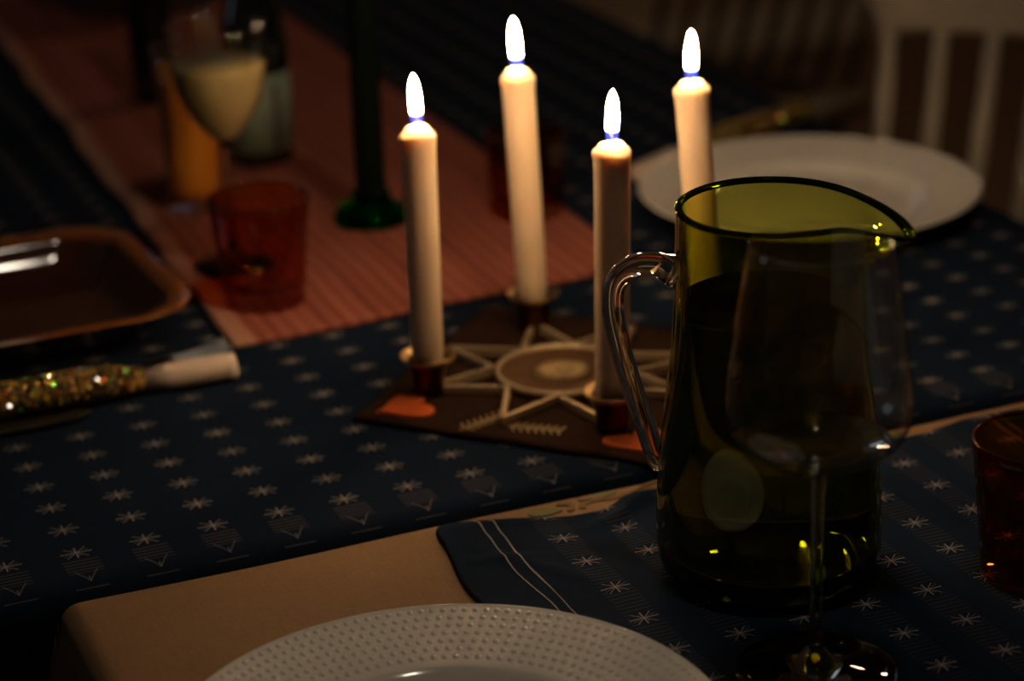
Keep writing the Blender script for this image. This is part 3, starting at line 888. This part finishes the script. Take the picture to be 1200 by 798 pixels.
# near plate with the embossed weave on its rim
PP = prof(plate_prof(.1342), 90)
def on_plate(r_):
    for (a, b), (c, d) in zip(PP, PP[1:]):
        if a <= r_ <= c and c > a: return b + (d - b) * (r_ - a) / (c - a)
    return PP[0][1]
np_ = thing('embossed_plate', 'white plate with rows of raised beads around the rim, at the bottom edge', 'plate', (.1045, -.3220, TZ + .0022))
RP = .1342
MB().lathe(prof(plate_prof(RP), 90), 160).build('plate_body', M['china'], np_)
bd = MB(); dome = []
rows = [(.62 + .38 * t, .0108 + (.0098 if t > .1 else .0080) * t) for t in (.18, .30, .42, .54, .66, .78, .90)]
for ri, (fr, zz) in enumerate(rows):
    R0 = RP * fr; cnt = int(2 * PI * R0 / .0056)
    for k in range(cnt):
        a = 2 * PI * k / cnt
        cx, cy = R0 * math.cos(a), R0 * math.sin(a)
        er, et = (math.cos(a), math.sin(a)), (-math.sin(a), math.cos(a))
        vs = []
        for (rad, hh) in ((1.0, -.0003), (.75, .0004), (.35, .0008)):
            for q in range(8):
                w = 2 * PI * q / 8; u_, v_ = .0021 * rad * math.cos(w), .0019 * rad * math.sin(w)
                vs.append((cx + er[0] * u_ + et[0] * v_, cy + er[1] * u_ + et[1] * v_, on_plate(math.hypot(cx + er[0] * u_, cy + er[1] * u_)) + hh))
        vs.append((cx, cy, on_plate(R0) + .0009))
        fs = [(j * 8 + q, j * 8 + (q + 1) % 8, (j + 1) * 8 + (q + 1) % 8, (j + 1) * 8 + q) for j in range(2) for q in range(8)] + [(16 + q, 16 + (q + 1) % 8, 24) for q in range(8)]
        bd.add(vs, fs)
bo_ = bd.build('embossed_beads', M['china'], np_)
bo_['kind'] = 'stuff'

# ------------------------------------------------------------------ brown glazed dish
ds = thing('serving_dish', 'rectangular brown glazed dish with rounded corners, at the left edge', 'dish', (-.010, .3775, TZ + .0012), rz=math.radians(3))
def rrect(w, h, r, z, n=10):
    out = []
    for (sx, sy, a0) in ((1, 1, 0), (-1, 1, 90), (-1, -1, 180), (1, -1, 270)):
        for k in range(n + 1):
            a = math.radians(a0 + 90 * k / n)
            out.append((sx * (w / 2 - r) + r * math.cos(a), sy * (h / 2 - r) + r * math.sin(a), z))
    return out
rings = [(.240, .140, .028, .0), (.252, .152, .032, .001), (.290, .188, .038, .014), (.306, .206, .042, .0255), (.322, .220, .046, .0290), (.326, .224, .048, .0305), (.322, .220, .046, .0315),
         (.308, .206, .043, .0295), (0.2990, 0.1970, 0.0394, 0.0293), (0.2934, 0.1915, 0.0383, 0.0248), (0.2879, 0.1859, 0.0372, 0.0208), (0.2823, 0.1804, 0.0361, 0.0171), (0.2768, 0.1748, 0.0350, 0.0137), (0.2712, 0.1693, 0.0338, 0.0108), (0.2664, 0.1644, 0.0329, 0.0086), (0.2620, 0.1600, 0.0320, 0.0068), (.2590, .1570, .031, .0058), (.246, .144, .024, .0050), (.20, .10, .015, .0048), (.05, .03, .005, .0048)]
vs, fs = [], []
for q in rings: vs += rrect(*q)
n_ = 44
for i in range(len(rings) - 1):
    for k in range(n_): fs.append((i * n_ + k, i * n_ + (k + 1) % n_, (i + 1) * n_ + (k + 1) % n_, (i + 1) * n_ + k))
fs.append(tuple(range(n_ - 1, -1, -1))); fs.append(tuple((len(rings) - 1) * n_ + k for k in range(n_)))
face_out(mesh_obj('dish_body', vs, fs, M['glaze'], ds))

# ------------------------------------------------------------------ crackers
def cracker(name, label, a, b, c, r0, r1, seed, z):
    """white crepe end a-b, glittering barrel b-c"""
    A, B, C = (Vector((*q, 0)) for q in (a, b, c))
    t = thing(name, label, 'party cracker', (B.x, B.y, TZ + z), 'glittering crackers beside the plates')
    d_ = (A - B); e = (C - B)
    rnd = random.Random(seed)
    MB().tube([(0, 0, r0 * .9), tuple(d_ * .3 + Vector((0, 0, r0 * .98))), tuple(d_ * .9 + Vector((0, 0, r0))), tuple(d_ + Vector((0, 0, r0)))], [r0 * .80, r0, r0, r0 * .93], 20).build('paper_end', M['paper_white'], t)
    L = e.length; ed = e.normalized()
    RR = lambda u: r0 * .75 + (r1 - r0 * .75) * min(1, u / .025)
    us = [L * k / 40 for k in range(41)]
    MB().tube([tuple(ed * u + Vector((0, 0, RR(u) + (r0 - r0 * .75) * max(0, 1 - u / .025)))) for u in us], [RR(u) for u in us], 20).build('foil_barrel', M['barrel'], t)
    sq = MB(); nn = Vector((-ed.y, ed.x, 0))
    for k in range(1500):
        u = rnd.random() * L; a_ = rnd.uniform(-.3, PI + .3)
        rr = RR(u) + .0003; zc = RR(u) + (r0 - r0 * .75) * max(0, 1 - u / .025)
        o = ed * u + nn * (rr * math.cos(a_)) + Vector((0, 0, zc + rr * math.sin(a_)))
        N_ = (nn * math.cos(a_) + Vector((0, 0, math.sin(a_)))).normalized()
        N_ = (N_ + Vector((rnd.gauss(0, .45), rnd.gauss(0, .45), rnd.gauss(0, .45)))).normalized()
        X_ = N_.orthogonal().normalized(); Y_ = N_.cross(X_); s = .0013
        sq.k = rnd.choice((0, 0, 0, 0, 1, 1, 2, 3))
        vs = [o + X_ * (s * math.cos(w)) + Y_ * (s * math.sin(w)) for w in (0, PI / 3, 2 * PI / 3, PI, 4 * PI / 3, 5 * PI / 3)]
        sq.add([v + N_ * .0005 for v in vs] + [v - N_ * .0004 for v in vs], [(0, 1, 2, 3, 4, 5), (11, 10, 9, 8, 7, 6)] + [(i, 6 + i, 6 + (i + 1) % 6, (i + 1) % 6) for i in range(6)])
    o = sq.build('sequins', None, t, smooth=False, mats=[M['foil_gold'], M['foil_green'], M['foil_red'], M['foil_silver']])
    o['kind'] = 'stuff'
    return t
cracker('party_cracker', 'glittering cracker with a pale paper end, in front of the brown dish', (.1580, .2160), (.0960, .2180), (-.120, .2120), .0090, .0118, 5, .0006)
cracker('party_cracker', 'glittering cracker with a pale paper end, beyond the smooth white plate', (.5790, .4860), (.6450, .5240), (.790, .5780), .0075, .0095, 9, .0006)

# ------------------------------------------------------------------ cutlery at the left
def fork():
    t = thing('fork', 'steel fork lying between the brown dish and the glittering cracker', 'fork', (-.110, .2395, TZ + .0008), rz=math.radians(3.5))
    MB().tube(curve([(0, 0, .002), (.05, 0, .003), (.12, 0, .007), (.19, 0, .006), (.215, 0, .0045)], 24), [.0055 - .0030 * min(1, k / 12) for k in range(24)], 10, flat=.32).build('handle', M['steel'], t)
    MB().tube(curve([(.212, 0, .0045), (.222, 0, .0035), (.236, 0, .0032)], 8), [.004, .007, .010, .0118, .0122, .0120, .0116, .0110], 12, flat=.14).build('neck', M['steel'], t)
    for k in range(4):
        y = (k - 1.5) * .0062
        MB().tube(curve([(.233, y, .0032), (.252, y, .0042), (.268, y * .95, .0075), (.276, y * .9, .0100)], 10), [.0017, .0017, .0016, .0016, .0015, .0015, .0014, .0013, .0011, .0006], 8).build('tine', M['steel'], t)
fork()
kn = thing('table_knife', 'steel table knife with its blade tip showing below the glittering cracker', 'knife', (-.150, .1850, TZ + .0008), rz=math.radians(2.6))
MB().tube([(0, 0, .004), (.04, 0, .0045), (.09, 0, .004)], [.0075, .0080, .0060], 12, flat=.5).build('handle', M['steel'], kn)
bl = [(.088, -.006), (.120, -.0085), (.170, -.0100), (.195, -.0080), (.206, .0), (.198, .0055), (.15, .0062), (.088, .006)]
n_ = len(bl)
MB().add([(x, y, .0030) for x, y in bl] + [(x, y, .0045) for x, y in bl], [tuple(range(n_ - 1, -1, -1)), tuple(range(n_, 2 * n_))] + [(i, (i + 1) % n_, n_ + (i + 1) % n_, n_ + i) for i in range(n_)]).build('blade', M['steel'], kn, smooth=False)

# ------------------------------------------------------------------ chairs
def chair(name, label, origin, rz, m, group):
    """x runs along the back, +y is the front; z=0 the floor"""
    t = thing(name, label, 'chair', (origin[0], origin[1], 0), group, rz)
    W = .42
    seat = MB(); vs = rrect(.44, .42, .05, .440, 6) + rrect(.45, .43, .055, .452, 6) + rrect(.44, .42, .05, .466, 6); k_ = 28
    vs = [(x + W / 2, y + .23, z) for x, y, z in vs]
    seat.add(vs, [tuple(range(k_ - 1, -1, -1)), tuple(2 * k_ + k for k in range(k_))] + [(j * k_ + k, j * k_ + (k + 1) % k_, (j + 1) * k_ + (k + 1) % k_, (j + 1) * k_ + k) for j in range(2) for k in range(k_)])
    seat.build('seat', m, t)
    # top rail: curved board with rounded ends
    rl_ = MB(); n = 24; vs, fs = [], []
    prf = [(-.011, .0), (-.011, .105), (-.006, .118), (.006, .118), (.011, .105), (.011, .0), (.006, -.006), (-.006, -.006)]
    for i in range(n + 1):
        s = i / n; x = -.012 + s * (W + .024); cb = -.028 * math.sin(s * PI)
        e = min(1.0, min(s, 1 - s) / .06); e = math.sqrt(max(0.05, 1 - (1 - e) ** 2))
        for (a, b) in prf:
            vs.append((x, a + cb - .055, .722 + .056 + (b - .056) * e))
    for i in range(n):
        for k in range(8): fs.append((i * 8 + k, (i + 1) * 8 + k, (i + 1) * 8 + (k + 1) % 8, i * 8 + (k + 1) % 8))
    fs += [tuple(range(8)), tuple(n * 8 + k for k in range(7, -1, -1))]
    rl_.add(vs, fs).build('top_rail', m, t)
    for i in range(8):
        s = .095 + i * .1255 - .03; s = .066 + i * .124
        xt = -.012 + s * (W + .024); cb = -.028 * math.sin(s * PI)
        xb = W / 2 + (xt - W / 2) * .92
        MB().tube([(xb, .045, .455), ((xb + xt) / 2, (.045 + cb - .055) / 2, .60), (xt, cb - .055, .730)], [.0075, .0092, .0075], 10).build('spindle', m, t)
    for sx in (0, 1):
        for sy in (0, 1):
            x = .04 + sx * (W - .08); y = .06 + sy * .33
            MB().tube([(x + (sx - .5) * .06, y + (sy - .5) * .07, .012), (x, y, .25), (x, y, .445)], [.012, .018, .014], 12).build('leg', m, t)
    for sx in (0, 1):
        x = .025 + sx * (W - .05)
        MB().tube([(x, .05, .2), (x, .41, .2)], [.009, .009], 8).build('stretcher', m, t)
    MB().tube([(.03, .225, .2), (W - .03, .225, .2)], [.009, .009], 8).build('stretcher', m, t)
    return t
# back runs along e = (.655,-.756); front faces the table
e_ = Vector((.655, -.756, 0)); fr = Vector((-.756, -.655, 0))
o_ = Vector((1.077, .975, 0)) + fr * .055 + e_ * .0135
# chair() has x along the back and y to the front: right-handed needs z up, so mirror by starting at the far end
ang = math.atan2(-e_.y, -e_.x)
st_ = o_ + e_ * .42
chair('spindle_chair', 'cream painted spindle-back chair behind the smooth white plate', (st_.x, st_.y), ang, M['chair_paint'], None)
chair('wooden_chair', 'dim dark wooden spindle chair in the gloom past the right side of the table', (1.45, 1.55), math.radians(112), M['dark_wood'], None)
